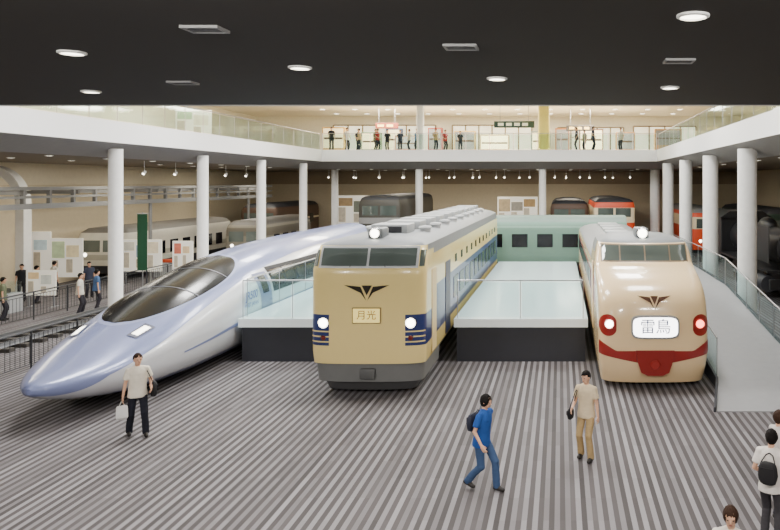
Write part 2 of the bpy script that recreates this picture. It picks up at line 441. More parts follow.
bm = B(); box(bm, -.2, .2, .02, .35, .44, .72, 0, .05); obj('coupler_cover', bm, mat('coupler_grey', (92, 93, 93), .5), t, 40)
for a, b in ((-1.2, -.03), (.03, 1.2)):
    sh.patch('windscreen', screen, a, b, 3.3, 3.73, .015, t, 12, 4)
sh.patch('windscreen_frame', lgrey, -1.26, 1.26, 3.25, 3.78, .006, t, 16, 4)
sh.patch('side_cab_window', screen, -1.41, -1.28, 3.28, 3.68, .012, t, 4, 3); sh.patch('side_cab_window', screen, 1.28, 1.40, 3.28, 3.68, .012, t, 4, 3)
for sx in (-1, 1):
    for k in range(3):
        o = sh.patch('cream_stripe', cream, min(sx*.96, sx*1.43), max(sx*.96, sx*1.43), 1.38+k*.13, 1.415+k*.13, .008, t, 8, 1)
    headlight(t, sx*1.1, sh.fy(1.1, 1.85)-.02, 1.88, .115)
    headlight(t, sx*1.1, sh.fy(1.1, 1.55)-.0, 1.5, .06, 'tail_light', mat('tail_dull', (120, 30, 25), .3), chrome)
headlight(t, 0, .78, 4.08, .11, 'roof_headlight')
bm = B(); box(bm, -.2, .2, .8, 1.5, 3.92, 4.21, 0, .06); obj('headlight_housing', bm, roofg, t, 40)
sh.poly('emblem', mat('emblem_dark', (60, 54, 46), .3, .6), EMBLEM, 0, 2.66, 1.08, .02, t, 1.2)
bm = B(); box(bm, -.36, .36, -.035, .0, 1.87, 2.27, 0, .01); ds = obj('destination_sign', bm, mat('sign_frame', (150, 130, 84), .4), t)
bm = B(); box(bm, -.335, .335, -.042, -.034, 1.895, 2.245); obj('sign_face', bm, mat('sign_yellow', (250, 224, 132), .4, emit=.9), ds)
text_mesh('月光', .25, MF(0, -.045, 2.07), 'lettering', mat('sign_ink', (130, 102, 52), .5), ds, .001)
for x in (-.45, .45):
    bm = B(); tube(bm, (x, .06, 3.28), (x*.55, .25, 3.6), .012, seg=6); obj('wiper', bm, black, t)
for sx in (-1, 1):
    x = sx*1.456
    side_plate('crew_door', mat('door_cream', (240, 216, 158), .4), x, 1.0, 1.65, .92, 3.1, t)
    side_plate('passenger_door', mat('door_dark', (50, 56, 84), .4), x, 3.2, 4.1, .92, 3.05, t)
    for k in range(11):
        y = 4.8+k*1.35
        side_plate('window', winglass, x, y, y+.95, 1.72, 2.4, t)
        side_plate('upper_window', winglass, x, y+.3, y+.65, 2.85, 3.1, t)
ruf = mat('roof_unit_grey', (164, 167, 169), .5)
for k in range(10):
    y = 2.3+k*1.8
    bm = B(); box(bm, -.52, .52, y, y+1.05, 3.9, 4.22, 0, .04); u = obj('roof_unit', bm, ruf, t, 35)
    bm = B(); box(bm, -.36, .36, y-.012, y, 3.99, 4.16); obj('grille', bm, dark, u)
for k in range(9):
    for sx in (-1, 1):
        bm = B(); y = 3.5+k*1.8; lathe(bm, (sx*.8, y, 3.9), (0, 0, 1), [(0, .16), (.12, .16), (.15, .2), (.2, .18), (.22, .05)], 14); obj('roof_ventilator', bm, lgrey, t, 40)

# --- right train: bonnet-nosed express, cream and red
red = mat('train_red', (160, 37, 30), .3, coat=.4)
cream2 = mat('train_cream_warm', (255, 222, 172), .24, coat=.6, var=.02)
t = thing('bonnet_train', 'cream and dark red express train with a rounded bonnet nose at right', 'train', (2.46, 18.1, 0))
sh = Shell([(.16, 1.36, .3, .55, 3.2), (.6, 1.42, .1, .55, 3.2), (1.1, 1.45, 0, .55, 3.3), (1.7, 1.45, .02, .6, 3.2), (2.2, 1.45, .1, .7, 3.1), (2.55, 1.445, .3, .9, 2.9), (2.8, 1.44, .75, 1.1, 2.6),
            (2.95, 1.43, 1.4, .9, 2.5), (3.05, 1.43, 1.95, .6, 2.6), (3.15, 1.42, 2.1, .55, 2.6), (3.62, 1.32, 2.42, .6, 2.4), (3.72, 1.14, 2.6, .7, 2.3), (3.78, .8, 2.9, .6, 2.2), (3.81, .35, 3.25, .5, 2)])
def fn2(c):
    if c.z > 3.64: return 2
    if c.z > 3.3 and c.y > 3.4: return 2
    if 1.86 < c.z < 2.62 and c.y > 1.9 and abs(c.x) > 1.3: return 1
    return 0
sh.build('cab', 4.9, [cream2, red, roofg], fn2, t, zlist([.16, .6, .7, 1.0, 1.4, 1.86, 2.62, 2.8, 2.95, 3.05, 3.15, 3.3, 3.64, 3.72, 3.78, 3.81]), ny=8)
sh2 = Shell([(.45, 1.37, 4.6, .02, 3), (.9, 1.44, 4.6, .02, 3), (2.8, 1.44, 4.6, .02, 3), (3.0, 1.36, 4.6, .02, 3), (3.12, 1.15, 4.6, .02, 3), (3.2, .8, 4.6, .02, 3), (3.24, .3, 4.6, .02, 3)])
sh2.build('car_body', 19.6, [cream2, red, roofg], lambda c: 2 if c.z > 2.9 else (1 if 1.86 < c.z < 2.62 or .7 < c.z < 1.0 else 0), t, zlist([.45, .7, 1.0, 1.86, 2.62, 2.8, 2.9, 3.0, 3.12, 3.2, 3.24]), nt=10)
for a, b in ((-1.22, -.74), (-.7, -.02), (.02, .7), (.74, 1.22)): sh.patch('windscreen', screen, a, b, 3.15, 3.57, .016, t, 8, 4)
sh.patch('windscreen_frame', mat('frame_dark', (130, 112, 88), .4), -1.26, 1.26, 3.11, 3.61, .007, t, 18, 4)
for sx in (-1, 1):
    a, b = sorted((sx*.25, sx*1.43))
    sh.patch('red_whisker', red, a, b, lambda x: .70+.2*(abs(x)-.25), lambda x: 1.06-.02*(abs(x)-.25)+.6*max(0, abs(x)-1.0), .008, t, 18, 4)
    a, b = sorted((sx*.99, sx*1.425))
    sh.patch('lamp_surround', red, a, b, lambda x: 1.69-math.sqrt(max(0, .0484-(min(.22, abs(abs(x)-1.2)))**2))-.05, lambda x: 1.75+math.sqrt(max(0, .0484-(min(.22, abs(abs(x)-1.2)))**2))+.0, .012, t, 14, 5)
    headlight(t, sx*1.18, sh.fy(1.18, 1.74)-.05, 1.74, .11, lens=head_e if sx < 0 else mat('tail_lit', (255, 120, 100), .2, emit=7), ringm=red)
headlight(t, 0, 2.8, 3.9, .13, 'roof_headlight')
bm = B(); box(bm, -.2, .2, 2.88, 3.6, 3.7, 4.05, 0, .06); obj('headlight_housing', bm, roofg, t, 40)
bm = B()
prism(bm, [(-.5, 1.07), (.5, 1.07), (.46, .8), (.36, .5), (.2, .42), (-.2, .42), (-.36, .5), (-.46, .8)], -.04, .5)
obj('coupler_cover', bm, mat('cover_red', (146, 34, 28), .35), t)
bm = B(); lathe(bm, (0, -.04, .7), (0, -1, 0), [(0, .13), (.03, .11), (.035, .06)], 24); obj('coupler_cap', bm, red, t, 40)
sh.poly('emblem', mat('emblem_brown', (96, 66, 50), .3, .5), EMBLEM, 0, 2.3, .9, .02, t, 1.12)
bm = B(); prism(bm, rrect(.62, .30, 1.68), -.07, .1); ds = obj('headmark', bm, steel, t, 40)
bm = B(); prism(bm, rrect(.575, .255, 1.68), -.085, -.06); obj('headmark_face', bm, mat('headmark_white', (255, 253, 248), .4, emit=7), ds)
text_mesh('雷鳥', .4, MF(0, -.09, 1.68), 'lettering', mat('headmark_blue', (96, 104, 140), .5, emit=.3), ds, .003)
for sx in (-1, 1):
    x = sx*1.452
    side_plate('crew_door', mat('door_cream2', (240, 208, 160), .4), x, 3.2, 3.75, 1.0, 3.0, t)
    for k in range(10): side_plate('window', winglass, sx*1.442, 5.2+k*1.4, 6.2+k*1.4, 1.95, 2.52, t)
for k in range(7):
    bm = B(); y = 6+k*1.9; box(bm, -.5, .5, y, y+1.2, 3.18, 3.34, 0, .05); obj('roof_unit', bm, ruf, t, 35)
for y in (4.6, 15.5): bogie(t, y, .9)

# --- left train: long pointed-nose bullet train
sblue = mat('bullet_blue', (132, 142, 186), .28, .1, coat=.35, var=.02)
swhite = mat('bullet_white', (222, 224, 230), .26, .1, coat=.35, var=.02)
sband = mat('bullet_band', (18, 20, 30), .5, spec=.3)
skd = mat('bullet_skirt', (112, 116, 138), .4)
t = thing('bullet_train', 'white and lavender blue bullet train with a long pointed nose at left', 'train', (-11.42, 15.05, 0))
TOP = [(0, .96), (.12, 1.02), (.5, 1.11), (1.2, 1.28), (2.7, 1.74), (5, 2.4), (8.6, 2.98), (12, 3.18), (15, 3.23), (30, 3.23)]
WID = [(0, .06), (.12, .24), (.5, .56), (1.2, .95), (2, 1.22), (3, 1.41), (5, 1.57), (8, 1.63), (11, 1.65), (30, 1.65)]
MID = [(0, .9), (1, .93), (3, 1.08), (8, 1.38), (12, 1.48), (30, 1.48)]
BOT = [(0, .84), (.12, .76), (.5, .6), (1.2, .4), (2.5, .2), (5, .12), (30, .12)]
NU = [(0, 2.0), (6, 2.15), (12, 2.3), (30, 2.3)]
NL = [(0, 2.2), (3, 3.0), (8, 4.2), (30, 4.5)]
def S5(d, a):
    w, zt, zm, zb = herm(WID, d), herm(TOP, d), herm(MID, d), herm(BOT, d); c, s = math.cos(a), math.sin(a)
    n = herm(NU, d) if s >= 0 else herm(NL, d)
    return V((w*math.copysign(abs(c)**(2/n), c), d, zm+(zt-zm if s >= 0 else zm-zb)*math.copysign(abs(s)**(2/n), s)))
def S5o(d, a, off):
    e = .02; p = S5(d, a); u = S5(d+e, a)-S5(max(0.001, d-e), a); w = S5(d, a+e)-S5(d, a-e)
    return p+w.cross(u).normalized()*-off if off else p
def a_of_z(d, z):
    zt, zm = herm(TOP, d), herm(MID, d); n = herm(NU, d)
    if z >= zm: return math.asin(min(1, ((z-zm)/(zt-zm))**(n/2)))
    zb = herm(BOT, d); n = herm(NL, d); return -math.asin(min(1, ((zm-z)/(zm-zb))**(n/2)))
DL = 23.
ds_ = [0, .03, .07]+[.12+.08*i for i in range(40)]+[3.4+.22*i for i in range(40)]+[12.5, 13.2, 14, 15, 16, 18, 20, 21.5, DL]
NA = 128
bm = B(); rings(bm, [[S5(d, 2*PI*i/NA) for i in range(NA)] for d in ds_])
for f in bm.faces:
    c = f.calc_center_median()
    f.material_index = 1
    if c.z < .42 and c.y > 1.6: f.material_index = 2
    if c.y < .14: f.material_index = 0
obj('body', bm, [sblue, swhite, skd], t, 50)
def s5patch(name, m, d0, d1, alo, ahi, off, nd=20, na=12, parent=t, pw=1.0):
    bm = B(); G = []
    for i in range(nd+1):
        d = d0+(d1-d0)*(i/nd)**pw; lo, hi = alo(d), ahi(d)
        G.append([bm.verts.new(S5o(d, lo+(hi-lo)*j/na, off)) for j in range(na+1)])
    for i in range(nd):
        for j in range(na): bm.faces.new((G[i][j], G[i+1][j], G[i+1][j+1], G[i][j+1]))
    return obj(name, bm, m, parent, 60)
# blue roof panel: wide at the back, flowing down the nose to its tip
thr = lambda d: math.radians(herm([(.1, -60), (.5, -34), (1.2, 0), (2.4, 20), (5, 33), (9, 42), (14, 47), (30, 49)], d))
s5patch('blue_roof', sblue, .1, DL-.02, lambda d: thr(d), lambda d: PI-thr(d), .006, 150, 60, pw=1.8)
def half(d, a, b, mx):
    e = 2*((d-a)/(b-a))-1; return math.radians(mx)*math.sqrt(max(0.0004, 1-abs(e)**2.4))
canm = mat('canopy_glass', (10, 11, 14), .2, .0, coat=.1, spec=.35, var=.2)
crim = mat('canopy_rim', (150, 158, 196), .4)
CA, CB = 2.9, 8.4
s5patch('canopy_surround', crim, CA-.15, CB+.2, lambda d: PI/2-half(d, CA-.15, CB+.2, 43), lambda d: PI/2+half(d, CA-.15, CB+.2, 43), .012, 40, 24)
can = s5patch('cockpit_canopy', canm, CA, CB, lambda d: PI/2-half(d, CA, CB, 41), lambda d: PI/2+half(d, CA, CB, 41), .022, 40, 24)
for d0 in (5.0, 6.7): s5patch('canopy_rib', mat('rib_grey', (72, 74, 84), .4), d0, d0+.06, lambda d: PI/2-half(d, CA, CB, 41), lambda d: PI/2+half(d, CA, CB, 41), .03, 1, 24, can)
h5 = mat('bullet_headlight', (255, 248, 232), .2, emit=6)
for sx in (-1, 1):
    ac = PI/2-sx*math.radians(33)
    hb = s5patch('headlight', h5, 2.5, 2.95, lambda d: ac-.07-sx*.05*(d-2.3), lambda d: ac+.07-sx*.05*(d-2.3), .032, 5, 5)
    s5patch('headlight_bezel', mat('bezel', (84, 88, 110), .4), 2.4, 3.05, lambda d: ac-.115-sx*.05*(d-2.3), lambda d: ac+.115-sx*.05*(d-2.3), .027, 5, 5, hb)
zr = lambda z: (lambda d: a_of_z(d, z))
neg = lambda f: (lambda d: PI-f(d))
for s in (0, 1):
    g = (lambda f: f) if s == 0 else neg
    s5patch('window_band', sband, 8.9, DL-.2, g(zr(1.70)), g(zr(2.52)), .01, 24, 6)
    s5patch('blue_line', sblue, 3.5, DL-.1, g(lambda d: a_of_z(d, herm([(3.5, .9), (9, 1.16), (30, 1.22)], d))), g(lambda d: a_of_z(d, herm([(3.5, .94), (9, 1.3), (30, 1.36)], d))), .008, 60, 2)
    dr = s5patch('door', mat('bullet_door', (120, 126, 160), .35), 7.9, 8.75, g(zr(.55)), g(zr(2.4)), .012, 4, 12)
    s5patch('door_window', winglass, 8.1, 8.55, g(zr(1.75)), g(zr(2.3)), .02, 3, 4, dr)
    for k in range(13): s5patch('window', winglass, 9.05+k*1.02, 9.95+k*1.02, g(zr(1.86)), g(zr(2.4)), .018, 3, 4)
ink = mat('logo_ink', (60, 72, 150), .4)
xx = S5(7.7, a_of_z(7.7, 1.5)).x+.03
text_mesh('JR500', .36, MS(xx, 7.15, 1.84), 'lettering', ink, t, .008)
text_mesh('WEST JAPAN', .17, MS(xx, 7.15, 1.56), 'lettering', ink, t, .003)
for y in (8, 18): bogie(t, y, .95)

# ------------------------------------------------------------------ background rolling stock
def railcar(name, label, cat, loc, rot, L, W, H, body, band, bz, roof, nwin=0, z0=.9):
    t = thing(name, label, cat, loc, rot); w = W/2
    sh = Shell([(z0, w-.02, .02, .22, 3), (z0+.3, w, 0, .22, 3), (H-.75, w, .03, .22, 3), (H-.25, w-.1, .15, .25, 3), (H-.08, w*.75, .3, .3, 3), (H, w*.3, .6, .3, 3)])
    sh.build('body', L, [body, band, roof], lambda c: 2 if c.z > H-.32 else (1 if bz[0] < c.z < bz[1] else 0), t, zlist(sorted({z0, bz[0], bz[1], H-.32, H-.08, H})), nt=16, ny=6)
    bm = B(); box(bm, -w+.15, w-.15, .35, L-.2, .45, z0+.02); obj('underframe', bm, dark, t)
    for y in (1.9, L-2): bogie(t, y, .85)
    for a, b in ((-w*.8, -.08), (.08, w*.8)): sh.patch('windscreen', screen, a, b, H-1.35, H-.72, .014, t, 5, 3)
    for sx in (-1, 1): headlight(t, sx*w*.62, sh.fy(w*.62, z0+.6)-.02, z0+.6, .1, lens=lamp_e)
    for sx in (-1, 1):
        for k in range(nwin):
            y = 1.4+(L-2.2)*k/nwin; side_plate('window', winglass, sx*(w+.001), y, y+(L-2.2)/nwin*.62, H-1.75, H-1.0, t)
    return t
orange = mat('loco_orange', (226, 80, 40), .4); green = mat('coach_teal', (114, 148, 134), .5, var=.03); brown = mat('loco_brown', (84, 62, 48), .5)
olive = mat('loco_dark', (64, 62, 56), .5); creamb = mat('band_cream', (238, 220, 184), .5)
railcar('electric_locomotive', 'orange red locomotive with cream window band under the back gallery', 'locomotive', (3.85, 49.4, 0), 0, 10, 2.9, 4.35, orange, creamb, (2.6, 3.65), dark)
railcar('electric_locomotive', 'dark olive locomotive at the back, above the rear of the bullet train', 'locomotive', (-12.0, 46.4, 0), 0, 12, 2.8, 4.6, olive, grey, (2.7, 3.1), dark)
railcar('electric_locomotive', 'dark brown locomotive at the back beside the orange red one', 'locomotive', (.7, 51.2, 0), 0, 9, 2.8, 4.2, brown, olive, (2.6, 2.8), dark)
railcar('diesel_railcar', 'orange railcar standing behind the right hand columns', 'railcar', (10.3, 47, 0), 0, 12, 2.8, 3.7, orange, creamb, (2.3, 3.1), grey)
railcar('passenger_coach', 'grey green coach parked crosswise behind the right deck', 'coach', (-7.0, 41.2, 0), -PI/2, 10.8, 2.8, 3.5, green, mat('coach_teal_pale', (136, 168, 154), .45), (2.85, 2.95), mat('coach_roof', (122, 142, 134), .5), nwin=6)
railcar('exhibit_railcar', 'pale exhibit railcar along the left wall behind the information boards', 'railcar', (-24.9, 38, 0), 0, 12, 2.8, 3.0, mat('rail_white', (226, 221, 206), .4), mat('rail_greenband', (180, 176, 160), .4), (1.2, 1.5), mat('rail_roof', (130, 126, 120), .5), nwin=7)
railcar('exhibit_railcar', 'dark brown exhibit railcar at the back left corner', 'railcar', (-22.2, 51.5, 0), 0, 9, 2.7, 3.9, brown, creamb, (2.5, 2.65), dark, nwin=5)
railcar('exhibit_railcar', 'dark green exhibit railcar at far right beyond the steam locomotive', 'railcar', (14.0, 43, 0), 0, 12, 2.7, 3.8, mat('rail_dkgreen', (46, 66, 54), .5), creamb, (2.4, 2.5), dark, nwin=6)
railcar('exhibit_railcar', 'grey exhibit railcar behind the left columns', 'railcar', (-19.6, 43.5, 0), 0, 8, 2.5, 3.1, mat('rail_midgrey', (130, 124, 110), .5), mat('rail_band2', (98, 92, 80), .5), (2.1, 2.6), mat('rail_roof2', (106, 102, 96), .5), nwin=4)

# steam locomotive at right
t = thing('steam_locomotive', 'black steam locomotive behind the right hand columns', 'locomotive', (10.3, 30.5, 0))
bm = B(); lathe(bm, (0, .1, 2.5), (0, 1, 0), [(0, .7), (.05, .82), (1.6, .82), (1.62, .78), (8.5, .86), (8.6, .6)], 32); obj('boiler', bm, black, t, 40)
bm = B(); lathe(bm, (0, .1, 2.5), (0, -1, 0), [(0, .66), (.06, .62), (.1, .4), (.12, .1)], 28); sd = obj('smokebox_door', bm, black, t, 40)
bm = B(); lathe(bm, (0, -.03, 2.5), (0, -1, 0), [(0, .1), (.04, .08)], 12); obj('door_handle', bm, steel, sd)
bm = B(); lathe(bm, (0, .9, 3.25), (0, 0, 1), [(0, .3), (.1, .2), (.55, .2), (.6, .26), (.68, .26), (.69, .16)], 20); obj('chimney', bm, black, t, 40)
bm = B(); ellipsoid(bm, (0, 4.2, 3.3), (.42, .9, .42)); obj('steam_dome', bm, black, t, 60)
for sx in (-1, 1):
    bm = B(); box(bm, min(sx*1.2, sx*1.24), max(sx*1.2, sx*1.24), -.1, 1.9, 1.9, 3.5, 0, .015); obj('smoke_deflector', bm, black, t)
bm = B(); box(bm, -1.35, 1.35, -.3, 8.6, 1.5, 1.6); obj('running_board', bm, black, t)
bm = B(); box(bm, -1.35, 1.35, 8.4, 10.6, 1.2, 3.5, 0, .05); prism(bm, [(-1.45, 3.48), (-.9, 3.85), (.9, 3.85), (1.45, 3.48)], 8.2, 10.9); cb = obj('cab', bm, black, t)
for sx in (-1, 1): side_plate('cab_window', winglass, sx*1.352, 8.9, 9.9, 2.5, 3.2, cb)
bm = B(); box(bm, -1.3, 1.3, -.55, -.3, .8, 1.25, 0, .03); obj('buffer_beam', bm, black, t)
bm = B(); box(bm, -.55, .55, -.3, 9, .6, 1.5); obj('frame', bm, black, t)
for sx in (-1, 1):
    bm = B(); tube(bm, (sx*1.1, .3, .95), (sx*1.1, 1.5, .95), .36, seg=20); obj('cylinder', bm, dark, t, 40)
    for k in range(4):
        bm = B(); y = 2.9+k*1.55; lathe(bm, (sx*.62, y, .7), (sx, 0, 0), [(0, .7), (.05, .7), (.06, .62), (.1, .6), (.1, .15), (.16, .13)], 28); obj('driving_wheel', bm, wheel_m, t, 40)
    bm = B(); box(bm, min(sx*.8, sx*.86), max(sx*.8, sx*.86), 1.5, 7.7, .62, .74); obj('coupling_rod', bm, steel, t)
headlight(t, 0, -.2, 3.45, .14)

# ------------------------------------------------------------------ left side: tracks, fences, boards, gantry
t = thing('railway_track', 'pair of steel rails on dark sleepers left of the bullet train', 'track', (-18.4, 17, 0))
for sx in (-.53, .53):
    bm = B(); box(bm, sx-.07, sx+.07, 0, 24, .12, .14); box(bm, sx-.015, sx+.015, 0, 24, .14, .24); box(bm, sx-.035, sx+.035, 0, 24, .24, .28); obj('rail', bm, steel, t)
for k in range(33):
    bm = B(); box(bm, -.9, .9, .2+k*.72, .46+k*.72, 0, .12); obj('sleeper', bm, mat('sleeper', (70, 66, 62), .8), t)
fencem = mat('fence_grey', (62, 64, 68), .4, .3)
def bar_fence(label, p0, p1, h, n, nb):
    p0 = V(p0); d = V(p1)-p0; t = thing('metal_fence', label, 'fence', p0)
    for k in range(n+1):
        a = d*(k/n); bm = B(); tube(bm, a, a+V((0, 0, h)), .028, seg=8); obj('post', bm, fencem, t, 40)
    for z, r in ((h, .028), (h-.12, .014), (.14, .014)):
        bm = B(); tube(bm, V((0, 0, z)), d+V((0, 0, z)), r, seg=8); obj('rail', bm, fencem, t, 40)
    bm = B(); tube(bm, V((0, 0, .14)), V((0, 0, h-.12)), .008, seg=5)
    first = obj('bar', bm, fencem, t)
    for k in range(1, nb):
        q = first.copy(); C.objects.link(q); q.parent = t; q.location = d*(k/nb)
bar_fence('dark grey metal bar fence nearest the bullet train nose at left', (-15.4, 16.5, 0), (-15.4, 34, 0), 1.1, 9, 96)
bar_fence('dark grey metal bar fence farther left beyond the track', (-20.8, 22, 0), (-20.8, 39, 0), 1.1, 9, 96)
t = thing('steel_gantry', 'grey steel overhead gantry under the left gallery', 'gantry', (-22.3, 26, 0))
for z, h in ((4.3, .22), (4.75, .1), (5.1, .14)):
    bm = B(); box(bm, -.1, .1, 0, 28, z, z+h); obj('beam', bm, grey, t)
for k in range(19):
    bm = B(); box(bm, -.08, .08, k*1.5, k*1.5+.12, 4.5, 5.15); obj('brace', bm, grey, t)
for k in range(9):
    bm = B(); box(bm, -4.6, 0, k*3.2, k*3.2+.1, 4.9, 5.05); obj('cross_beam', bm, grey, t)
for k in range(3):
    bm = B(); tube(bm, (0, .1+k*12.0, 0), (0, .1+k*12.0, 4.4), .09, seg=10); obj('post', bm, grey, t, 40)
# white arched frame at the far left
t = thing('archway', 'white arched frame standing at the far left edge', 'arch', (-26.95, 33.2, 0))
def archring(cx, cz, dx, dz):
    return [V((cx, -.25, cz)), V((cx+dx*.4, -.25, cz+dz*.4)), V((cx+dx*.4, .25, cz+dz*.4)), V((cx, .25, cz))]
R = [archring(1.3, 0, 1, 0), archring(1.3, 2, 1, 0)]
for k in range(9):
    a = PI/2*k/8; R.append(archring(1.3*math.cos(a), 4.4+1.45*math.sin(a), math.cos(a), math.sin(a)))
bm = B(); rings(bm, R); obj('arch_body', bm, white, t, 40)
def board(label, x, y, w, h, z0, cols, rot=0, zb=0, name='information_board', glowv=.3):
    t = thing(name, label, 'information board', (x, y, zb), rot)
    for sx in (-1, 1):
        bm = B(); box(bm, sx*w*.42-.03, sx*w*.42+.03, -.03, .03, .03, z0+.05); box(bm, sx*w*.42-.05, sx*w*.42+.05, -.25, .25, 0, .03)
        obj('stand', bm, steel, t)
    bm = B(); box(bm, -w/2, w/2, -.03, .03, z0, z0+h, 0, .01); obj('panel', bm, mat('board_white', (242, 238, 226), .5, emit=.35), t)
    n = len(cols)
    for i, c in enumerate(cols):
        a = -w/2+.1+(w-.2)*i/n; wd = (w-.2)/n-.08; zt = z0+h*(.92-.1*(i % 2)); zl = z0+h*.12
        zm = zl+(zt-zl)*(.45+.1*((i+int(x)) % 3))
        bm = B(); box(bm, a, a+wd, -.04, -.03, zm+.02, zt); obj('picture', bm, mat('pic_%d_%d_%d' % c, c, .5, var=.35, scale=3, emit=.25), t)
        bm = B(); box(bm, a, a+wd*.5, -.04, -.03, zl, zm-.08); obj('picture', bm, mat('pic_pale', (196, 186, 168), .5, var=.35, scale=4, emit=.1), t)
    return t
board('white information board with pink and blue pictures at far left', -26.0, 34.6, 1.7, 2.2, .8, [(236, 196, 190), (190, 210, 218)])
board('white information board with green and tan pictures at left', -24.1, 34.2, 1.6, 1.9, .8, [(180, 196, 156), (228, 210, 170)])
board('low information board with orange pictures beside the two visitors at left', -22.6, 30.5, 1.3, 1.1, .5, [(230, 196, 150), (200, 204, 196)])
board('wide white information board with grey and blue pictures along the left side', -22.2, 37.2, 2.1, 1.7, .7, [(196, 194, 182), (160, 178, 194), (216, 204, 178)])
board('narrow white information board with red and tan pictures behind the green banner', -20.2, 37.5, 1.1, 1.6, .7, [(196, 110, 90), (214, 190, 150)])
t = thing('banner', 'narrow dark green hanging banner on a stand behind the nearest left column', 'banner', (-20.05, 33.6, 0))
bm = B(); box(bm, -.24, .24, -.01, .01, 1.2, 3.9); obj('cloth', bm, mat('banner_green', (32, 84, 58), .7), t)
bm = B(); tube(bm, (0, .03, .05), (0, .03, 4.0), .025, seg=8); tube(bm, (-.28, .03, 3.92), (.28, .03, 3.92), .018, seg=8); lathe(bm, (0, .03, 0), (0, 0, 1), [(0, .25), (.04, .25), (.06, .05)]); obj('stand', bm, steel, t)
# glass show cases along the left side
for i, (x, y, l) in enumerate(((-23.6, 29.2, 'glass topped display case at far left nearest the fence'), (-22.4, 40.5, 'glass topped display case beside the pale railcar'), (-25.4, 30.6, 'glass topped display case at the left frame edge'))):
    t = thing('display_case', l, 'display case', (x, y, 0))
    bm = B(); box(bm, -.9, .9, -.4, .4, 0, .8, 0, .02); obj('base', bm, lgrey, t)
    bm = B(); box(bm, -.86, .86, -.36, .36, .8, 1.25); obj('glass_cover', bm, glass_clear, t)
    bm = B(); box(bm, -.6, .6, -.15, .15, .81, 1.0, 0, .04); obj('model', bm, orange if i else olive, t)
# tall exhibit panels under the back gallery
for x, y, w, h, c, l in ((-3.4, 56, 3.2, 2.3, [(170, 150, 116), (140, 134, 122), (156, 128, 86)], 'tall exhibit panel with three pictures under the back gallery above the green coach'),
                         (-16.5, 56, 2.6, 2.4, [(150, 126, 92), (106, 110, 98)], 'tall tan exhibit panel under the back gallery at left')):
    board(l, x, y, w, h, 2.0, c)

# ------------------------------------------------------------------ upper gallery furniture
glow = mat('shop_light', (255, 240, 206), .5, emit=1.5, var=.3, scale=1.0)
def shopwin(n, x0, x1, z0, z1, k=3):
    bm = B(); box(bm, x0, x1, WB-.14, WB-.06, z0, z1, 0)
    for i in range(k+1):
        a = x0+(x1-x0)*i/k; box(bm, a-.06, a+.06, WB-.2, WB-.05, z0, z1, 1)
    box(bm, x0, x1, WB-.2, WB-.05, z1-.06, z1+.05, 1)
    struct('window_%d' % n, bm, [glow, mat('frame_brown', (150, 130, 100), .5)])
shopwin(1, -.2, 5.6, ZF+.05, 10.3, 5); shopwin(2, -20, -11, ZF+.05, 10.5, 7); shopwin(3, 6.5, 12, ZF+.05, 10.4, 4); shopwin(4, -9.5, -2.5, ZF+.05, 10.5, 6)
def sign(name, label, x, y, z, w, h, c, bars, m2):
    t = thing(name, label, 'sign', (x, y, z))
    bm = B(); box(bm, -w/2, w/2, -.08, .04, -h/2, h/2, 0, .02); obj('panel', bm, mat('sgn_%d_%d_%d' % c, c, .5), t)
    for i in range(bars):
        bm = B(); a = -w*.4+w*.8*i/bars; box(bm, a, a+w*.8/bars*.7, -.095, -.08, -h*.22, h*.22); obj('light_strip', bm, m2, t)
    for sx in (-1, 1):
        bm = B(); tube(bm, (sx*w*.35, 0, h/2), (sx*w*.35, 0, ZR-z), .02, seg=6); obj('hanger', bm, steel, t)
sign('hanging_sign', 'dark green hanging sign over the upper back gallery', -3.4, 52, 9.75, 3.0, .5, (34, 62, 56), 4, mat('sg_w', (210, 216, 200), .5, emit=.5))
sign('hanging_sign', 'dark small hanging sign over the shop front at upper right', 1.6, 55, 9.7, 2.2, .45, (70, 64, 58), 3, mat('sg_y', (230, 200, 120), .5, emit=.5))
sign('hanging_sign', 'red brown hanging sign at the left of the upper back gallery', -13.6, 55, 9.9, 1.8, .45, (130, 62, 44), 2, mat('sg_y', (230, 200, 120), .5, emit=.5))
